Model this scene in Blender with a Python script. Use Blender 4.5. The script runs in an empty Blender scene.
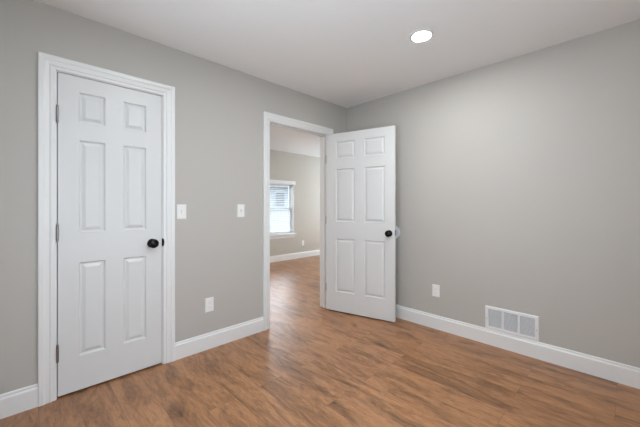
import bpy, bmesh, math, random
from mathutils import Vector, Matrix

random.seed(4)
scene = bpy.context.scene
C = scene.collection

# ---------------------------------------------------------------- camera
cam_data = bpy.data.cameras.new('camera')
cam = bpy.data.objects.new('camera', cam_data)
C.objects.link(cam)
cam.location = (-2.9174, -2.5086, 1.1989)
YAW = 0.7958
cam.rotation_euler = (math.pi / 2, 0, YAW - math.pi / 2)
cam_data.sensor_width = 36.0
cam_data.sensor_fit = 'HORIZONTAL'
cam_data.lens = 304.99 / 640 * 36.0
cam_data.shift_x = -(320.48 - 320) / 640
cam_data.shift_y = (206.95 - 213.5) / 640
cam_data.clip_start = 0.02
scene.camera = cam

# ---------------------------------------------------------------- world, exposure
world = bpy.data.worlds.new('world')
scene.world = world
world.use_nodes = True
wn, wl = world.node_tree.nodes, world.node_tree.links
bg = wn['Background']
bg.inputs['Color'].default_value = (0.79, 0.895, 1.0, 1)
# hazy daylight sky, with a glow added beyond the far room's window for floor sheen
w_co = wn.new('ShaderNodeTexCoord')
w_dot = wn.new('ShaderNodeVectorMath'); w_dot.operation = 'DOT_PRODUCT'
w_dot.inputs[1].default_value = Vector((0.48, 0.80, 0.38)).normalized()
w_max = wn.new('ShaderNodeMath'); w_max.operation = 'MAXIMUM'; w_max.inputs[1].default_value = 0.0
w_pow = wn.new('ShaderNodeMath'); w_pow.operation = 'POWER'; w_pow.inputs[1].default_value = 8.0
w_mad = wn.new('ShaderNodeMath'); w_mad.operation = 'MULTIPLY_ADD'
w_mad.inputs[1].default_value = 8.0      # added glow
w_mad.inputs[2].default_value = 3.6       # open sky
wl.new(w_co.outputs['Generated'], w_dot.inputs[0])
wl.new(w_dot.outputs['Value'], w_max.inputs[0])
wl.new(w_max.outputs[0], w_pow.inputs[0])
wl.new(w_pow.outputs[0], w_mad.inputs[0])
wl.new(w_mad.outputs[0], bg.inputs['Strength'])
LAMP_STRENGTH = 275.0
LAMP_COLOR = (0.99, 1.0, 0.99)
FAR_FILL_STRENGTH = 380.0
FAR_FILL_COLOR = (1.0, 0.91, 0.78)


def daylight(name, loc, rot, sx, sy, power, color, spread=180):  # area lamp at a window
    d = bpy.data.lights.new(name, 'AREA')
    d.shape = 'RECTANGLE'
    d.spread = math.radians(spread)
    d.size, d.size_y, d.energy, d.color = sx, sy, power, color
    o = bpy.data.objects.new(name, d)
    o.location, o.rotation_euler = loc, rot
    C.objects.link(o)


# area lamps at windows: sky daylight, plus fills added for ceiling and next room
daylight('daylight_sky', (-2.10, -3.03, 1.45), (math.radians(60), 0, 0), 1.30, 1.35, 8.0, (0.58, 0.79, 1.0))
daylight('ceiling_fill', (-3.56, -1.75, 1.05), (math.radians(136), 0, -math.pi / 2), 1.25, 0.9, 12.0, (0.78, 0.90, 1.0), 100)  # lamp added to brighten the ceiling, aimed up from the side window
daylight('far_room_fill', (4.46, 1.50, 1.30), (math.radians(132), 0, math.pi / 2), 1.5, 1.3, 108.0, (0.70, 0.87, 1.0))  # lamp added to brighten the next room, outside its added window
sun_data = bpy.data.lights.new('sun', 'SUN')
sun_data.energy = 6.0
sun_data.angle = math.radians(2)
sun_data.color = (1.0, 0.97, 0.92)
sun = bpy.data.objects.new('sun', sun_data)
sun.rotation_euler = Vector((-0.75, 0.35, -0.75)).to_track_quat('-Z', 'Y').to_euler()
C.objects.link(sun)
scene.view_settings.view_transform = 'Standard'
scene.view_settings.look = 'None'
scene.view_settings.gamma = 1
scene.view_settings.use_curve_mapping = False
scene.view_settings.exposure = 0.12
scene.cycles.use_denoising = True
scene.cycles.max_bounces = 14
scene.cycles.diffuse_bounces = 10
scene.cycles.sample_clamp_indirect = 3.0

# ---------------------------------------------------------------- materials
def new_mat(name, color, rough=0.5, metallic=0.0, spec=0.5):
    m = bpy.data.materials.new(name)
    m.use_nodes = True
    b = m.node_tree.nodes['Principled BSDF']
    b.inputs['Base Color'].default_value = (*color, 1)
    b.inputs['Roughness'].default_value = rough
    b.inputs['Metallic'].default_value = metallic
    b.inputs['Specular IOR Level'].default_value = spec
    return m, m.node_tree, b


def add_noise_bump(nt, b, scale, strength, dist=0.001):
    tc = nt.nodes.new('ShaderNodeTexCoord')
    n = nt.nodes.new('ShaderNodeTexNoise')
    n.inputs['Scale'].default_value = scale
    n.inputs['Detail'].default_value = 3
    bp = nt.nodes.new('ShaderNodeBump')
    bp.inputs['Strength'].default_value = strength
    bp.inputs['Distance'].default_value = dist
    nt.links.new(tc.outputs['Object'], n.inputs['Vector'])
    nt.links.new(n.outputs['Fac'], bp.inputs['Height'])
    nt.links.new(bp.outputs['Normal'], b.inputs['Normal'])


def painted(name, color, rough, scale=180, strength=0.15, spec=0.5):
    m, nt, b = new_mat(name, color, rough, spec=spec)
    add_noise_bump(nt, b, scale, strength)
    return m


M_WALL = painted('greige_wall_paint', (0.500, 0.482, 0.452), 0.62, spec=0.3)
M_WALL_FAR = painted('beige_wall_paint', (0.520, 0.485, 0.432), 0.62, spec=0.3)
M_CEIL = painted('ceiling_paint', (0.87, 0.875, 0.88), 0.9, spec=0.2)
M_TRIM = painted('white_trim_paint', (0.785, 0.79, 0.79), 0.32, 60, 0.05)
M_DOOR = painted('white_door_paint', (0.70, 0.71, 0.71), 0.38, 90, 0.08)
M_PLATE = painted('white_plastic', (0.85, 0.85, 0.84), 0.3, 60, 0.02)
M_SLOT = painted('grey_slot', (0.55, 0.55, 0.55), 0.6, 60, 0.02)
M_BLACK = painted('matte_black_metal', (0.004, 0.004, 0.0045), 0.22, 60, 0.02, spec=0.25)
M_NICKEL, _, _ = new_mat('satin_nickel', (0.34, 0.32, 0.30), 0.30, 1.0)
M_RUBBER = painted('white_bumper_vinyl', (0.84, 0.88, 0.91), 0.45, 60, 0.02)
M_GRILLE = painted('white_grille_enamel', (0.80, 0.80, 0.81), 0.35, 60, 0.02)
M_DUCT_SHADE = painted('duct_shade_grey', (0.16, 0.165, 0.18), 0.6, 60, 0.02)


def blind_material():
    m = bpy.data.materials.new('white_blind_vinyl')
    m.use_nodes = True
    nt = m.node_tree
    nt.nodes.clear()
    out = nt.nodes.new('ShaderNodeOutputMaterial')
    mix = nt.nodes.new('ShaderNodeMixShader')
    df = nt.nodes.new('ShaderNodeBsdfDiffuse')
    tl = nt.nodes.new('ShaderNodeBsdfTranslucent')
    for n in (df, tl):
        n.inputs['Color'].default_value = (0.88, 0.89, 0.90, 1)
    mix.inputs['Fac'].default_value = 0.45
    nt.links.new(df.outputs[0], mix.inputs[1])
    nt.links.new(tl.outputs[0], mix.inputs[2])
    nt.links.new(mix.outputs[0], out.inputs['Surface'])
    return m


M_BLIND = blind_material()
M_SIDING = painted('pale_siding', (0.30, 0.34, 0.37), 0.7, 40, 0.1)
M_PANE = painted('dim_house_glass', (0.09, 0.11, 0.13), 0.5, 40, 0.02)
M_ROOF = painted('grey_shingles', (0.08, 0.085, 0.09), 0.8, 40, 0.3)
M_FENCE = painted('white_vinyl_fence', (0.36, 0.40, 0.42), 0.5, 40, 0.05)
M_GROUND = painted('pale_ground', (0.22, 0.23, 0.22), 0.9, 4, 0.3)


def glass_material():
    m = bpy.data.materials.new('window_glass')
    m.use_nodes = True
    nt = m.node_tree
    nt.nodes.clear()
    out = nt.nodes.new('ShaderNodeOutputMaterial')
    mix = nt.nodes.new('ShaderNodeMixShader')
    tr = nt.nodes.new('ShaderNodeBsdfTransparent')
    gl = nt.nodes.new('ShaderNodeBsdfGlossy')
    gl.inputs['Roughness'].default_value = 0.02
    mix.inputs['Fac'].default_value = 0.06
    nt.links.new(tr.outputs[0], mix.inputs[1])
    nt.links.new(gl.outputs[0], mix.inputs[2])
    nt.links.new(mix.outputs[0], out.inputs['Surface'])
    return m


M_GLASS = glass_material()


def emit_material(name, color, strength):
    m = bpy.data.materials.new(name)
    m.use_nodes = True
    nt = m.node_tree
    b = nt.nodes['Principled BSDF']
    b.inputs['Base Color'].default_value = (0.8, 0.8, 0.8, 1)
    b.inputs['Emission Color'].default_value = (*color, 1)
    b.inputs['Emission Strength'].default_value = strength
    return m


M_LAMP = emit_material('led_lens', LAMP_COLOR, LAMP_STRENGTH)
M_FILL_FAR = emit_material('added_fill_lens_warm', FAR_FILL_COLOR, FAR_FILL_STRENGTH)


def floor_material():
    m, nt, b = new_mat('wood_plank_floor', (0.3, 0.18, 0.1), 0.36)
    N, L = nt.nodes, nt.links
    tc = N.new('ShaderNodeTexCoord')
    mp = N.new('ShaderNodeMapping')
    mp.inputs['Rotation'].default_value = (0, 0, math.pi / 2)   # planks run along y
    L.new(tc.outputs['Object'], mp.inputs['Vector'])
    br = N.new('ShaderNodeTexBrick')
    br.offset = 0.37
    br.offset_frequency = 2
    br.inputs['Scale'].default_value = 1.0
    br.inputs['Brick Width'].default_value = 1.22
    br.inputs['Row Height'].default_value = 0.178
    br.inputs['Mortar Size'].default_value = 0.0011
    br.inputs['Mortar Smooth'].default_value = 0.3
    br.inputs['Bias'].default_value = 0.0
    br.inputs['Color1'].default_value = (0, 0, 0, 1)
    br.inputs['Color2'].default_value = (1, 1, 1, 1)
    br.inputs['Mortar'].default_value = (0.5, 0.5, 0.5, 1)
    L.new(mp.outputs[0], br.inputs['Vector'])
    # per plank offset of the grain
    off = N.new('ShaderNodeVectorMath'); off.operation = 'SCALE'
    L.new(br.outputs['Color'], off.inputs[0]); off.inputs['Scale'].default_value = 17.0
    add = N.new('ShaderNodeVectorMath'); add.operation = 'ADD'
    L.new(mp.outputs[0], add.inputs[0]); L.new(off.outputs[0], add.inputs[1])

    def noise(sx, sy, detail, rough, dist):
        sc = N.new('ShaderNodeVectorMath'); sc.operation = 'MULTIPLY'
        sc.inputs[1].default_value = (sx, sy, 1)
        L.new(add.outputs[0], sc.inputs[0])
        n = N.new('ShaderNodeTexNoise')
        n.inputs['Scale'].default_value = 1.0
        n.inputs['Detail'].default_value = detail
        n.inputs['Roughness'].default_value = rough
        n.inputs['Distortion'].default_value = dist
        L.new(sc.outputs[0], n.inputs['Vector'])
        return n.outputs['Fac']

    blotch = noise(2.3, 9.0, 5, 0.62, 0.9)      # long dark patches
    grain = noise(7.0, 70.0, 5, 0.6, 0.6)        # fine grain
    mid = noise(6.0, 26.0, 4, 0.65, 1.2)

    def ramp(fac, stops):
        r = N.new('ShaderNodeValToRGB')
        e = r.color_ramp.elements
        while len(e) < len(stops):
            e.new(0.5)
        for el, (p, c) in zip(e, stops):
            el.position = p
            el.color = (*c, 1)
        L.new(fac, r.inputs['Fac'])
        return r.outputs['Color']

    def mixc(kind, fac, a, c):
        x = N.new('ShaderNodeMix'); x.data_type = 'RGBA'; x.blend_type = kind
        if isinstance(fac, float):
            x.inputs[0].default_value = fac
        else:
            L.new(fac, x.inputs[0])
        L.new(a, x.inputs[6]); L.new(c, x.inputs[7])
        return x.outputs[2]

    base = ramp(blotch, [(0.27, (0.133, 0.058, 0.024)), (0.41, (0.265, 0.123, 0.052)),
                         (0.53, (0.389, 0.186, 0.082)), (0.74, (0.449, 0.225, 0.104))])
    speck = noise(22.0, 120.0, 3, 0.6, 0.0)
    g3 = ramp(speck, [(0.36, (0.86, 0.85, 0.84)), (0.58, (1.03, 1.03, 1.03))])
    g1 = ramp(grain, [(0.28, (0.84, 0.83, 0.82)), (0.60, (1.04, 1.04, 1.04))])
    g2 = ramp(mid, [(0.30, (0.70, 0.68, 0.66)), (0.52, (1.04, 1.04, 1.04))])
    tone = ramp(br.outputs['Color'], [(0.0, (0.93, 0.925, 0.92)), (1.0, (1.05, 1.05, 1.05))])
    c = mixc('MULTIPLY', 1.0, base, g1)
    c = mixc('MULTIPLY', 1.0, c, g2)
    c = mixc('MULTIPLY', 1.0, c, g3)
    c = mixc('MULTIPLY', 1.0, c, tone)
    seam = N.new('ShaderNodeRGB'); seam.outputs[0].default_value = (0.085, 0.05, 0.03, 1)
    sf = N.new('ShaderNodeMath'); sf.operation = 'MULTIPLY'; sf.inputs[1].default_value = 0.6
    L.new(br.outputs['Fac'], sf.inputs[0])
    c = mixc('MIX', sf.outputs[0], c, seam.outputs[0])
    L.new(c, b.inputs['Base Color'])
    b.inputs['Roughness'].default_value = 0.42
    b.inputs['Coat Weight'].default_value = 0.25
    b.inputs['Coat Roughness'].default_value = 0.30
    return m


M_FLOOR = floor_material()

# ---------------------------------------------------------------- mesh helpers
def obj(name, bm, mat, parent=None, loc=None, smooth=False, bevel=0.0):
    bmesh.ops.recalc_face_normals(bm, faces=bm.faces)
    me = bpy.data.meshes.new(name)
    bm.to_mesh(me)
    bm.free()
    me.materials.append(mat)
    if smooth:
        for p in me.polygons:
            p.use_smooth = True
        try:
            me.set_sharp_from_angle(angle=math.radians(40))
        except Exception:
            pass
    o = bpy.data.objects.new(name, me)
    C.objects.link(o)
    if parent:
        o.parent = parent
    if loc:
        o.location = loc
    if bevel:
        md = o.modifiers.new('bevel', 'BEVEL')
        md.width = bevel
        md.segments = 2
        md.limit_method = 'ANGLE'
    return o


def empty(name, loc=(0, 0, 0), rot=(0, 0, 0)):
    o = bpy.data.objects.new(name, None)
    o.empty_display_size = 0.05
    C.objects.link(o)
    o.location = loc
    o.rotation_euler = rot
    return o


def tag(o, label=None, cat=None, group=None, kind=None):
    if label: o['label'] = label
    if cat: o['category'] = cat
    if group: o['group'] = group
    if kind: o['kind'] = kind
    return o


def box(bm, x0, x1, y0, y1, z0, z1):
    vs = [bm.verts.new((x, y, z)) for x in (x0, x1) for y in (y0, y1) for z in (z0, z1)]
    for f in ((0, 1, 3, 2), (4, 6, 7, 5), (0, 4, 5, 1), (2, 3, 7, 6), (0, 2, 6, 4), (1, 5, 7, 3)):
        bm.faces.new([vs[i] for i in f])


def boxes(*bs):
    bm = bmesh.new()
    for b in bs:
        box(bm, *b)
    return bm


def sweep(bm, rings, cap=True):
    """rings: lists of equal length (closed loops) joined in order"""
    vr = [[bm.verts.new(p) for p in r] for r in rings]
    n = len(vr[0])
    for a, b in zip(vr, vr[1:]):
        for i in range(n):
            j = (i + 1) % n
            bm.faces.new((a[i], a[j], b[j], b[i]))
    if cap:
        bm.faces.new(vr[0])
        bm.faces.new(list(reversed(vr[-1])))


def lathe(profile, axis='z', seg=32, cap=True):
    """profile: (radius, height); spun around the axis, closed at the ends"""
    bm = bmesh.new()
    def put(r, h, a):
        c, s = r * math.cos(a), r * math.sin(a)
        return {'z': (c, s, h), 'y': (c, h, s), 'x': (h, c, s)}[axis]
    rings = []
    for r, h in profile:
        rings.append([bm.verts.new(put(r, h, 2 * math.pi * k / seg)) for k in range(seg)])
    for a, b in zip(rings, rings[1:]):
        for i in range(seg):
            j = (i + 1) % seg
            bm.faces.new((a[i], a[j], b[j], b[i]))
    if cap:
        bm.faces.new(rings[0])
        bm.faces.new(list(reversed(rings[-1])))
    return bm


CASING = [(0.0, 0.0), (0.0, 0.0075), (0.05, 0.0095), (0.22, 0.0105), (0.27, 0.0140), (0.31, 0.0150), (0.36, 0.0120),
          (0.60, 0.0150), (0.66, 0.0175), (0.70, 0.0190), (0.94, 0.0200), (1.0, 0.0180), (1.0, 0.0)]


def casing(x0, x1, zt, w, yface, sgn):
    """three mitred lengths round an opening; sgn = direction the face looks along y"""
    bm = bmesh.new()
    st = []
    for k in range(4):
        r = []
        for u, t in CASING:
            d = u * w
            x = x0 - d if k < 2 else x1 + d
            z = 0.0 if k in (0, 3) else zt + d
            r.append((x, yface + sgn * t, z))
        st.append(r)
    sweep(bm, st)
    return bm


BASE = [(0.0, 0.0), (0.0145, 0.0), (0.0145, 0.107), (0.0130, 0.1115), (0.0095, 0.1155), (0.0080, 0.1180), (0.0080, 0.1265),
        (0.0055, 0.1325), (0.0025, 0.1345), (0.0, 0.1345)]


def baseboard(p0, p1, nrm, m0=0, m1=0):
    """run of skirting from p0 to p1; nrm points into the room; m = mitre (1 inside corner)"""
    bm = bmesh.new()
    d = Vector((p1[0] - p0[0], p1[1] - p0[1], 0)).normalized()
    n = Vector((nrm[0], nrm[1], 0))
    rings = []
    for p, s in ((p0, m0), (p1, -m1)):
        rings.append([Vector((p[0], p[1], z)) + n * t + d * (s * t) for t, z in BASE])
    sweep(bm, rings)
    return bm


# ---------------------------------------------------------------- dimensions
H = 2.44
WT = 0.13                      # thickness of wall with doors
XB, YB = -3.38, -2.88          # the unseen walls of this room
FX0, FX1, FY = -1.60, 4.30, 2.95   # the room beyond
D1L, D1R = -2.761, -2.151      # jamb faces of closet door
D2L, D2R = -1.164, -0.342      # jamb faces of open doorway
HEAD = 2.046

# ---------------------------------------------------------------- shell
tag(obj('floor', boxes((XB - 0.12, FX1 + 0.12, YB - 0.12, FY + 0.15, -0.10, 0.0)), M_FLOOR),
    'brown wood plank floor running through the doorway', 'floor', kind='structure')
tag(obj('ceiling', boxes((XB - 0.12, FX1 + 0.12, YB - 0.12, FY + 0.15, H, H + 0.12)), M_CEIL),
    'smooth white painted ceiling', 'ceiling', kind='structure')

J = 0.018
r1l, r1r, r2l, r2r, rt = D1L - J, D1R + J, D2L - J, D2R + J, HEAD + J
tag(obj('wall_left', boxes((XB - 0.12, r1l, 0, WT, 0, H), (r1l, r1r, 0, WT, rt, H), (r1r, r2l, 0, WT, 0, H),
                           (r2l, r2r, 0, WT, rt, H), (r2r, FX1 + 0.12, 0, WT, 0, H)), M_WALL),
    'greige wall on the left holding both door openings', 'wall', kind='structure')
tag(obj('wall_right', boxes((0, 0.12, YB - 0.12, 0, 0, H)), M_WALL),
    'plain greige wall on the right above the floor grille', 'wall', kind='structure')
W3 = (-2.75, -1.45, 0.70, 2.10)     # window in the back wall: x0 x1 z0 z1
tag(obj('wall_back', boxes((XB - 0.12, W3[0], YB - 0.12, YB, 0, H), (W3[1], 0, YB - 0.12, YB, 0, H),
                           (W3[0], W3[1], YB - 0.12, YB, 0, W3[2]), (W3[0], W3[1], YB - 0.12, YB, W3[3], H)), M_WALL),
    'greige wall with a window behind the camera', 'wall', kind='structure')
W2 = (-2.40, -1.10, 0.62, 2.05)     # window in the near end wall: y0 y1 z0 z1
tag(obj('wall_near', boxes((XB - 0.12, XB, YB, W2[0], 0, H), (XB - 0.12, XB, W2[1], 0, 0, H),
                           (XB - 0.12, XB, W2[0], W2[1], 0, W2[2]), (XB - 0.12, XB, W2[0], W2[1], W2[3], H)), M_WALL),
    'greige end wall with a window beside the camera', 'wall', kind='structure')
W1 = (0.62, 1.575, 0.595, 1.735)      # window in the room beyond: x0 x1 z0 z1
tag(obj('wall_far', boxes((FX0 - 0.12, W1[0], FY, FY + 0.15, 0, H), (W1[1], FX1 + 0.12, FY, FY + 0.15, 0, H),
                          (W1[0], W1[1], FY, FY + 0.15, 0, W1[2]), (W1[0], W1[1], FY, FY + 0.15, W1[3], H)), M_WALL_FAR),
    'beige wall of the next room seen through the doorway', 'wall', kind='structure')
tag(obj('wall_far_left', boxes((FX0 - 0.12, FX0, WT, FY, 0, H)), M_WALL_FAR), 'left end wall of the next room', 'wall', kind='structure')
W4 = (0.75, 2.25, 0.60, 2.0)       # window added in its right end wall for light: y0 y1 z0 z1
tag(obj('wall_far_right', boxes((FX1, FX1 + 0.12, WT, W4[0], 0, H), (FX1, FX1 + 0.12, W4[1], FY, 0, H),
                                (FX1, FX1 + 0.12, W4[0], W4[1], 0, W4[2]), (FX1, FX1 + 0.12, W4[0], W4[1], W4[3], H)), M_WALL_FAR), 'right end wall of the next room', 'wall', kind='structure')
tag(obj('wall_closet', boxes((XB - 0.12, FX0 - 0.12, 0.80, 0.90, 0, H), (XB - 0.12, XB, WT, 0.80, 0, H)), M_WALL),
    'closet walls behind the closed door', 'wall', kind='structure')

# baseboards
CW1, CW2 = 0.081, 0.074
c1l, c1r = D1L - 0.006, D1R + 0.006
c2l, c2r = D2L - 0.006, D2R + 0.006
def base(name, label, *a):
    tag(obj(name, baseboard(*a), M_TRIM), label, 'baseboard', kind='structure')
base('baseboard_left', 'white baseboard between the picture edge and the closet door casing', (XB, 0), (c1l - CW1, 0), (0, -1), 1, 0)
base('baseboard_left.001', 'white baseboard between the closet door and the open doorway', (c1r + CW1, 0), (c2l - CW2, 0), (0, -1))
base('baseboard_left.002', 'short white baseboard behind the open door', (c2r + CW2, 0), (0, 0), (0, -1), 0, 1)
base('baseboard_right', 'white baseboard along the right wall under the grille', (0, 0), (0, YB), (-1, 0), 1, 1)
base('baseboard_back', 'white baseboard behind the camera', (XB, YB), (0, YB), (0, 1), 1, 1)
base('baseboard_near', 'white baseboard under the window beside the camera', (XB, YB), (XB, 0), (1, 0), 1, 1)
base('baseboard_far', 'white baseboard under the window of the next room', (FX0, FY), (FX1, FY), (0, -1), 1, 1)

# door frames: casing on both sides, jamb, stop
def door_frame(name, label, l, r, w, both):
    root = tag(obj(name, casing(l - 0.006, r + 0.006, HEAD + 0.005, w, 0.0, -1), M_TRIM), label, 'door frame', kind='structure')
    obj('door_jamb', boxes((l - J, l, -0.001, WT + 0.001, 0, HEAD), (r, r + J, -0.001, WT + 0.001, 0, HEAD),
                           (l - J, r + J, -0.001, WT + 0.001, HEAD, HEAD + J)), M_TRIM, root)
    obj('door_stop', boxes((l, l + 0.011, 0.040, 0.074, 0, HEAD), (r - 0.011, r, 0.040, 0.074, 0, HEAD),
                           (l + 0.011, r - 0.011, 0.040, 0.074, HEAD - 0.011, HEAD)), M_TRIM, root, bevel=0.002)
    if both:
        obj('rear_casing', casing(l - 0.006, r + 0.006, HEAD + 0.005, w, WT, 1), M_TRIM, root)
    return root
frame1 = door_frame('trim_1', 'white moulded casing and jamb around the closed closet door', D1L, D1R, CW1, False)
frame2 = door_frame('trim_2', 'white moulded casing and jamb around the open doorway', D2L, D2R, CW2, True)

# ---------------------------------------------------------------- six panel doors
ROWS = [(0.220, 0.825), (1.020, 1.618), (1.735, 1.928)]   # panel heights above the door's foot


def door_leaf(w, h, th, cols):
    """leaf from x=0..w, z=0..h; faces at y=0 and y=th; pressed panels on both faces"""
    bm = bmesh.new()
    xs = sorted({0, w, *[c for p in cols for c in p]})
    zs = sorted({0, h, *[c for p in ROWS for c in p]})
    rings = [(0.0, 0.0), (0.002, 0.0045), (0.007, 0.0115), (0.012, 0.0130), (0.016, 0.0120), (0.033, 0.0030), (0.0345, 0.0022)]
    for y, s in ((0.0, 1), (th, -1)):
        for xa, xb in zip(xs, xs[1:]):
            for za, zb in zip(zs, zs[1:]):
                if (xa, xb) in cols and (za, zb) in ROWS:
                    prev = None
                    for ins, dep in rings:
                        q = [bm.verts.new(p) for p in ((xa + ins, y + s * dep, za + ins), (xb - ins, y + s * dep, za + ins),
                                                       (xb - ins, y + s * dep, zb - ins), (xa + ins, y + s * dep, zb - ins))]
                        if prev:
                            for i in range(4):
                                j = (i + 1) % 4
                                bm.faces.new((prev[i], prev[j], q[j], q[i]))
                        prev = q
                    bm.faces.new(prev)
                else:
                    bm.faces.new([bm.verts.new(p) for p in ((xa, y, za), (xb, y, za), (xb, y, zb), (xa, y, zb))])
    for xa, xb in zip(xs, xs[1:]):
        for z in (0, h):
            bm.faces.new([bm.verts.new(p) for p in ((xa, 0, z), (xb, 0, z), (xb, th, z), (xa, th, z))])
    for za, zb in zip(zs, zs[1:]):
        for x in (0, w):
            bm.faces.new([bm.verts.new(p) for p in ((x, 0, za), (x, 0, zb), (x, th, zb), (x, th, za))])
    bmesh.ops.remove_doubles(bm, verts=bm.verts, dist=1e-5)
    return bm


KNOB = [(0.0005, 0.0), (0.033, 0.0), (0.034, 0.003), (0.032, 0.007), (0.020, 0.010), (0.0130, 0.014), (0.0125, 0.022),
        (0.018, 0.027), (0.0265, 0.033), (0.0322, 0.039), (0.0335, 0.046), (0.0310, 0.0525), (0.0240, 0.0575), (0.012, 0.0600), (0.0005, 0.0605)]


def knob(parent, x, y, z, s, name='door_knob'):
    o = obj(name, lathe([(r, s * h) for r, h in KNOB], 'y'), M_BLACK, parent, (x, y, z), smooth=True)
    o['label'] = 'round black door knob'
    return o


def hinge(parent, x, y, z, leaf_dx, leaf_dy):
    bm = bmesh.new()
    r, h, n = 0.0068, 0.10, 16
    prof = [(0.0015, -0.058), (0.0045, -0.056), (0.0048, -0.052), (0.003, -0.0505)]
    zz = [-0.05, -0.031, -0.0300, -0.011, -0.010, 0.009, 0.010, 0.029, 0.030, 0.05]
    pts = prof[:]
    for i, a in enumerate(zz):
        if i and i % 2 == 0:
            pts.append((r * 0.86, a - 0.0005))
        pts.append((r, a))
    pts += [(0.003, 0.0505), (0.0048, 0.052), (0.0045, 0.056), (0.0015, 0.058)]
    bm = lathe(pts, 'z', n)
    x0, x1 = sorted((0, leaf_dx)); y0, y1 = sorted((0, leaf_dy))
    if x0 == x1: x0, x1 = -0.0012, 0.0012
    if y0 == y1: y0, y1 = -0.0012, 0.0012
    box(bm, x0, x1, y0, y1, -0.045, 0.045)
    o = obj('hinge', bm, M_NICKEL, parent, (x, y, z), smooth=True)
    o['label'] = 'satin metal hinge'
    return o


# closed closet door: leaf face just inside the casing, hinged on its left
w1 = D1R - D1L - 0.009
door1 = obj('door_1', door_leaf(w1, 2.026, 0.035, [(0.104, 0.2455), (0.351, 0.4945)]), M_DOOR, None, (D1L + 0.0045, -0.003, 0.014))
tag(door1, 'closed white six panel closet door with black knob on its right', 'door', kind='structure')
for z in (0.272, 1.025, 1.765):
    hinge(door1, -0.0025, -0.0095, z, 0, 0.012)
knob(door1, w1 - 0.067, 0.0, 0.915, -1)
obj('latch_plate', boxes((w1 - 0.0006, w1 + 0.0006, 0.006, 0.030, 0.895, 0.950)), M_BLACK, door1)
# strike plate with curled lip on the closet jamb
bm = bmesh.new()
pts = []
for k in range(13):
    a = -math.pi / 2 + math.pi * k / 12
    pts.append((0.0005 + 0.0110 * math.cos(a), 0.030 * math.sin(a)))
sweep(bm, [[(D1R + u, yy, 0.929 + v) for u, v in pts] for yy in (-0.0105, -0.0005)])
box(bm, D1R - 0.0008, D1R + 0.0006, -0.0105, 0.03, 0.900, 0.958)
sp = obj('strike_plate', bm, M_BLACK, frame1)
sp['label'] = 'black strike plate lip beside the knob'

# open door: hinged on the right jamb, swung into this room
A = 1.831
w2 = 0.811
door2 = obj('door_2', door_leaf(w2, 2.024, 0.035, [(0.125, 0.358), (0.472, 0.705)]), M_DOOR)
ex = Vector((-math.cos(A), -math.sin(A), 0)); ny = Vector((0.9664, 0.2572, 0)).normalized()
M = Matrix((( ex.x, ny.x, 0, -0.3861), (ex.y, ny.y, 0, -0.020), (0, 0, 1, 0.0135), (0, 0, 0, 1)))
door2.matrix_world = M
tag(door2, 'open white six panel door swung into the room against the corner', 'door', kind='structure')
for z in (0.255, 1.035, 1.74):
    h = hinge(door2, -0.010, 0.030, z, 0, -0.022)
knob(door2, 0.7525, 0.0, 0.911, -1)
knob(door2, 0.7525, 0.035, 0.911, 1)
obj('latch_plate', boxes((w2 - 0.0006, w2 + 0.0010, 0.006, 0.030, 0.889, 0.947)), M_BLACK, door2)

# ---------------------------------------------------------------- windows
def window(name, label, w, h, depth, loc, rot, casew, returns=False):
    """opening w x h, local x along the wall, local +y outwards; origin bottom centre of the inner face"""
    root = empty(name, loc, (0, 0, rot))
    tag(root, label, 'window', kind='structure')
    a, t = w / 2, 0.016
    obj('window_frame', boxes((-a, -a + t, 0, depth, 0, h), (a - t, a, 0, depth, 0, h), (-a + t, a - t, 0, depth, h - t, h),
                              (-a + t, a - t, 0, depth, 0, t)), M_TRIM, root)
    zc = h * 0.5
    for zz0, zz1, y0 in ((t, zc + 0.02, depth - 0.060), (zc - 0.02, h - t, depth - 0.030)):
        s = 0.036
        sash = obj('sash', boxes((-a + t, -a + t + s, y0, y0 + 0.028, zz0, zz1), (a - t - s, a - t, y0, y0 + 0.028, zz0, zz1),
                                 (-a + t + s, a - t - s, y0, y0 + 0.028, zz0, zz0 + s), (-a + t + s, a - t - s, y0, y0 + 0.028, zz1 - s, zz1)), M_TRIM, root)
        obj('pane', boxes((-a + t + s, a - t - s, y0 + 0.012, y0 + 0.016, zz0 + s, zz1 - s)), M_GLASS, sash)
    obj('window_sill', boxes((-a - casew - 0.02, a + casew + 0.02, -0.045, 0.0, -0.026, 0.0)), M_TRIM, root, bevel=0.004)
    obj('apron', boxes((-a - casew, a + casew, -0.014, 0.0, -0.095, -0.026)), M_TRIM, root, bevel=0.003)
    if returns:
        obj('head_board', boxes((-a - 0.03, a + 0.03, -0.016, 0.0, h - 0.025, h + 0.055)), M_TRIM, root, bevel=0.003)
        return root
    bm = bmesh.new()
    st = []
    for k in range(4):
        r = []
        for u, tt in CASING:
            d = u * casew
            r.append((-a - d if k < 2 else a + d, -tt, 0.0 if k in (0, 3) else h + d))
        st.append(r)
    sweep(bm, st)
    obj('window_casing', bm, M_TRIM, root)
    return root


window('window_1', 'bright white framed window in the next room seen through the doorway', W1[1] - W1[0], W1[3] - W1[2], 0.15,
       ((W1[0] + W1[1]) / 2, FY, W1[2]), 0, 0.012, True)
window('window_2', 'white framed window in the wall beside the camera', W2[1] - W2[0], W2[3] - W2[2], 0.12,
       (XB, (W2[0] + W2[1]) / 2, W2[2]), math.pi / 2, 0.075)

window('added_window_3', 'added unseen window lighting the next room from its right end wall', W4[1] - W4[0], W4[3] - W4[2], 0.12,
       (FX1, (W4[0] + W4[1]) / 2, W4[2]), -math.pi / 2, 0.075)  # unseen window, put in to let light into the next room

window('window_4', 'white framed window in the wall behind the camera', W3[1] - W3[0], W3[3] - W3[2], 0.12,
       ((W3[0] + W3[1]) / 2, YB, W3[2]), math.pi, 0.075)

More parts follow.
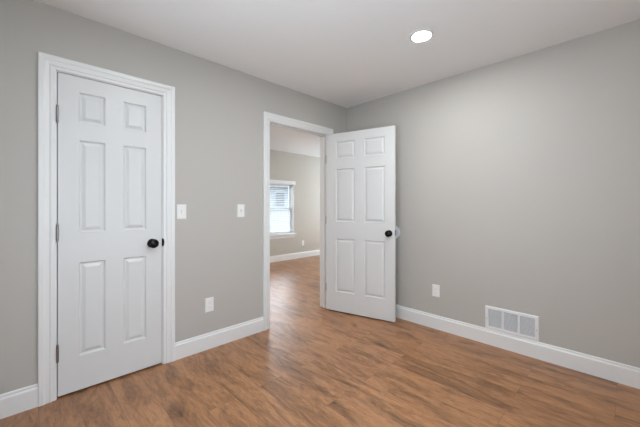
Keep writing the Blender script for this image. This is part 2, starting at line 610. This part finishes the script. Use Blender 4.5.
# blind hanging inside the far window, slats open
bl = empty('window_blind', ((W1[0] + W1[1]) / 2, FY + 0.062, W1[3] - 0.016))
tag(bl, 'open white horizontal slat blind hanging in the window of the next room', 'blind')
bw = (W1[1] - W1[0]) / 2 - 0.030
obj('head_rail', boxes((-bw, bw, -0.022, 0.022, -0.045, 0.0)), M_BLIND, bl, bevel=0.003)
bm = bmesh.new()
z = -0.075
hgt = W1[3] - W1[2] - 0.032
while z > -hgt + 0.05:
    tilt = -0.006
    sweep(bm, [[(x, -0.022, z + tilt), (x, 0.0, z + 0.003), (x, 0.022, z - tilt), (x, 0.022, z - tilt - 0.0022), (x, 0.0, z + 0.0008), (x, -0.022, z + tilt - 0.0022)]
               for x in (-bw, bw)])
    z -= 0.040
obj('slats', bm, M_BLIND, bl)
obj('bottom_rail', boxes((-bw, bw, -0.022, 0.022, -hgt + 0.012, -hgt + 0.030)), M_BLIND, bl, bevel=0.003)
for x in (-bw * 0.7, 0.0, bw * 0.7):
    obj('ladder_cord', boxes((x - 0.0012, x + 0.0012, -0.0235, -0.0215, -hgt + 0.03, -0.045)), M_BLIND, bl)

# ---------------------------------------------------------------- ceiling lights
def ceiling_light(x, y, label, mat):
    root = empty('ceiling_light', (x, y, H))
    tag(root, label, 'ceiling light')
    obj('trim_ring', lathe([(0.064, 0.0), (0.084, 0.0), (0.0835, -0.003), (0.079, -0.0055), (0.068, -0.006), (0.064, -0.005), (0.064, 0.0)], 'z', 48, False), M_TRIM, root, smooth=True)
    obj('lens', lathe([(0.0005, -0.002), (0.064, -0.002), (0.064, -0.0058), (0.056, -0.0072), (0.0005, -0.0075)], 'z', 48), mat, root, smooth=True)
    return root
ceiling_light(-0.845, -1.44, 'round white recessed ceiling light glowing above the right wall', M_LAMP)
ceiling_light(-2.10, -1.44, 'round recessed ceiling light above the camera', M_LAMP)
ceiling_light(-0.95, 1.55, 'added unseen ceiling light brightening the next room left of the doorway', M_FILL_FAR)  # this lamp and the next are added out of view to brighten that room
ceiling_light(2.70, 0.95, 'added unseen ceiling light brightening the next room right of the doorway', M_FILL_FAR)

# ---------------------------------------------------------------- switches and outlets
def plate_shape(w, h, t=0.0055, e=0.006):
    bm = bmesh.new()
    rings = []
    for ins, d in ((0, 0), (0, -0.0015), (e * 0.5, -t * 0.85), (e, -t)):
        a, b = w / 2 - ins, h / 2 - ins
        rings.append([(-a, d, -b), (a, d, -b), (a, d, b), (-a, d, b)])
    sweep(bm, rings)
    return bm


def screw(parent, x, y, z, mat=None):
    obj('screw', lathe([(0.0004, 0.0), (0.0034, 0.0), (0.0030, -0.0012), (0.0004, -0.0016)], 'y', 12), mat or M_PLATE, parent, (x, y, z), smooth=True)


def light_switch(x, z, label):
    root = obj('light_switch', plate_shape(0.073, 0.118), M_PLATE, None, (x, 0, z))
    tag(root, label, 'light switch', 'light switches')
    obj('toggle_slot', boxes((-0.0055, 0.0055, -0.0062, -0.0050, -0.0125, 0.0125)), M_SLOT, root)
    bm = bmesh.new()
    sweep(bm, [[(-0.0042, -0.005, -0.008), (0.0042, -0.005, -0.008), (0.0042, -0.005, 0.008), (-0.0042, -0.005, 0.008)],
               [(-0.0036, -0.018, -0.0125), (0.0036, -0.018, -0.0125), (0.0036, -0.017, -0.004), (-0.0036, -0.017, -0.004)]])
    obj('toggle', bm, M_PLATE, root)
    for s in (-1, 1):
        screw(root, 0, -0.0055, s * 0.030)
    return root


light_switch(-2.0085, 1.1605, 'white light switch plate touching the casing of the closet door')
light_switch(-1.482, 1.165, 'white light switch plate midway between closet door and open doorway')


def outlet(loc, rot, label):
    root = obj('wall_outlet', plate_shape(0.074, 0.118), M_PLATE, None, loc)
    root.rotation_euler = (0, 0, rot)
    tag(root, label, 'outlet')
    for s in (-1, 1):
        bm = bmesh.new()
        ring = []
        for k in range(24):
            a = 2 * math.pi * k / 24
            ring.append((max(-0.0145, min(0.0145, 0.0172 * math.cos(a))), 0.0150 * math.sin(a)))
        sweep(bm, [[(u, -0.0050, v + s * 0.0195) for u, v in ring], [(u, -0.0078, v + s * 0.0195) for u, v in ring]])
        rc = obj('receptacle', bm, M_PLATE, root)
        zc = s * 0.0195
        obj('slots', boxes((-0.0075, -0.0052, -0.0082, -0.0075, zc - 0.001, zc + 0.0085), (0.0052, 0.0075, -0.0082, -0.0075, zc, zc + 0.0075),
                           (-0.0025, 0.0025, -0.0082, -0.0075, zc - 0.0095, zc - 0.0045)), M_SLOT, rc)
    screw(root, 0, -0.0055, 0)
    return root


outlet((-1.780, 0, 0.369), 0, 'white wall outlet low on the left wall between the two doors')
outlet((0, -1.157, 0.374), -math.pi / 2, 'white wall outlet low on the right wall beyond the grille')
outlet((1.845, FY, 0.345), 0, 'small white wall outlet low in the next room right of the window')

# ---------------------------------------------------------------- return air grille on the right wall
GW, GH = 0.389, 0.199
gr = empty('air_grille', (0, -1.8005, 0.1350 + GH / 2), (0, 0, -math.pi / 2))
tag(gr, 'white louvred return air grille on right wall just above the baseboard', 'grille')
a, b = GW / 2, GH / 2
bd, bar = 0.026, 0.015
sw = (GW - 2 * bd - 2 * bar) / 3
secs = [(-a + bd + k * (sw + bar), -a + bd + k * (sw + bar) + sw) for k in range(3)]
bm = bmesh.new()
rings = []
for ins, d in ((0, 0), (0, -0.004), (0.004, -0.0085), (bd - 0.003, -0.0095), (bd, -0.006), (bd, 0)):
    rings.append([(-a + ins, d, -b + ins), (a - ins, d, -b + ins), (a - ins, d, b - ins), (-a + ins, d, b - ins)])
sweep(bm, rings, cap=False)
for k in range(2):
    box(bm, secs[k][1], secs[k + 1][0], -0.0085, -0.0005, -b + bd, b - bd)
obj('grille_frame', bm, M_GRILLE, gr)
obj('duct_shade', boxes((-a + 0.01, a - 0.01, -0.0006, -0.0001, -b + 0.01, b - 0.01)), M_DUCT_SHADE, gr)  # dark sheet on the solid wall, coloured as the shade inside a duct
for s0, s1 in secs:
    bm = bmesh.new()
    n = 16
    step = (GH - 2 * bd) / n
    for i in range(n):
        z0 = -b + bd + i * step
        sweep(bm, [[(x, -0.0080, z0 + 0.0005), (x, -0.0075, z0 + 0.0002), (x, -0.0008, z0 + step * 0.46), (x, -0.0012, z0 + step * 0.53)] for x in (s0, s1)])
    obj('louvers', bm, M_GRILLE, gr)
for s in (-1, 1):
    screw(gr, s * (a - bd / 2), -0.0094, -0.012, M_NICKEL)

# ---------------------------------------------------------------- wall bumper behind the door knob
bmp = obj('wall_bumper', lathe([(0.0005, 0.0), (0.073, 0.0), (0.073, -0.002), (0.070, -0.005), (0.050, -0.0065), (0.0005, -0.007)], 'x', 40), M_RUBBER, None, (0, -0.686, 0.922), smooth=True)
tag(bmp, 'round pale wall protector disc behind the knob of the open door', 'wall bumper')

# ---------------------------------------------------------------- outdoors
tag(obj('ground', boxes((-14, 30, -12, 32, -0.65, -0.55)), M_GROUND), 'pale ground outside the windows', 'ground', kind='structure')
fn = empty('garden_fence', (5.0, 9.0, -0.55))
tag(fn, 'white board fence outside the window of the next room', 'fence')
bm = bmesh.new()
x = -4.0
while x < 5.0:
    box(bm, x, x + 0.19, 0, 0.03, 0.05, 1.75)
    x += 0.2
obj('fence_boards', bm, M_FENCE, fn)
obj('fence_rail', boxes((-4.0, 5.0, -0.03, 0.0, 1.60, 1.72), (-4.0, 5.0, -0.03, 0.0, 0.10, 0.22)), M_FENCE, fn)
hs = empty('house', (13.5, 20.0, -0.55))
tag(hs, 'blurred grey neighbouring house outside the window of the next room', 'house')
bm = bmesh.new()
for k in range(18):
    sweep(bm, [[(x, 0.0, k * 0.2), (x, -0.03, k * 0.2), (x, -0.005, k * 0.2 + 0.2), (x, 0.0, k * 0.2 + 0.2)] for x in (-6, 6)])
box(bm, -6, 6, 0, 6, 0, 3.6)
obj('house_wall', bm, M_SIDING, hs)
bm = bmesh.new()
sweep(bm, [[(x, -0.5, 3.5), (x, 3.0, 5.2), (x, 6.5, 3.5), (x, 3.0, 5.0)] for x in (-6.4, 6.4)])
obj('house_roof', bm, M_ROOF, hs)
for x in (-5.0, -2.6, -0.2, 2.2, 4.4):
    wf = obj('house_window', boxes((x, x + 1.2, -0.07, -0.03, 1.5, 3.2)), M_FENCE, hs)
    obj('house_pane', boxes((x + 0.1, x + 1.1, -0.08, -0.07, 1.6, 3.1)), M_PANE, wf)
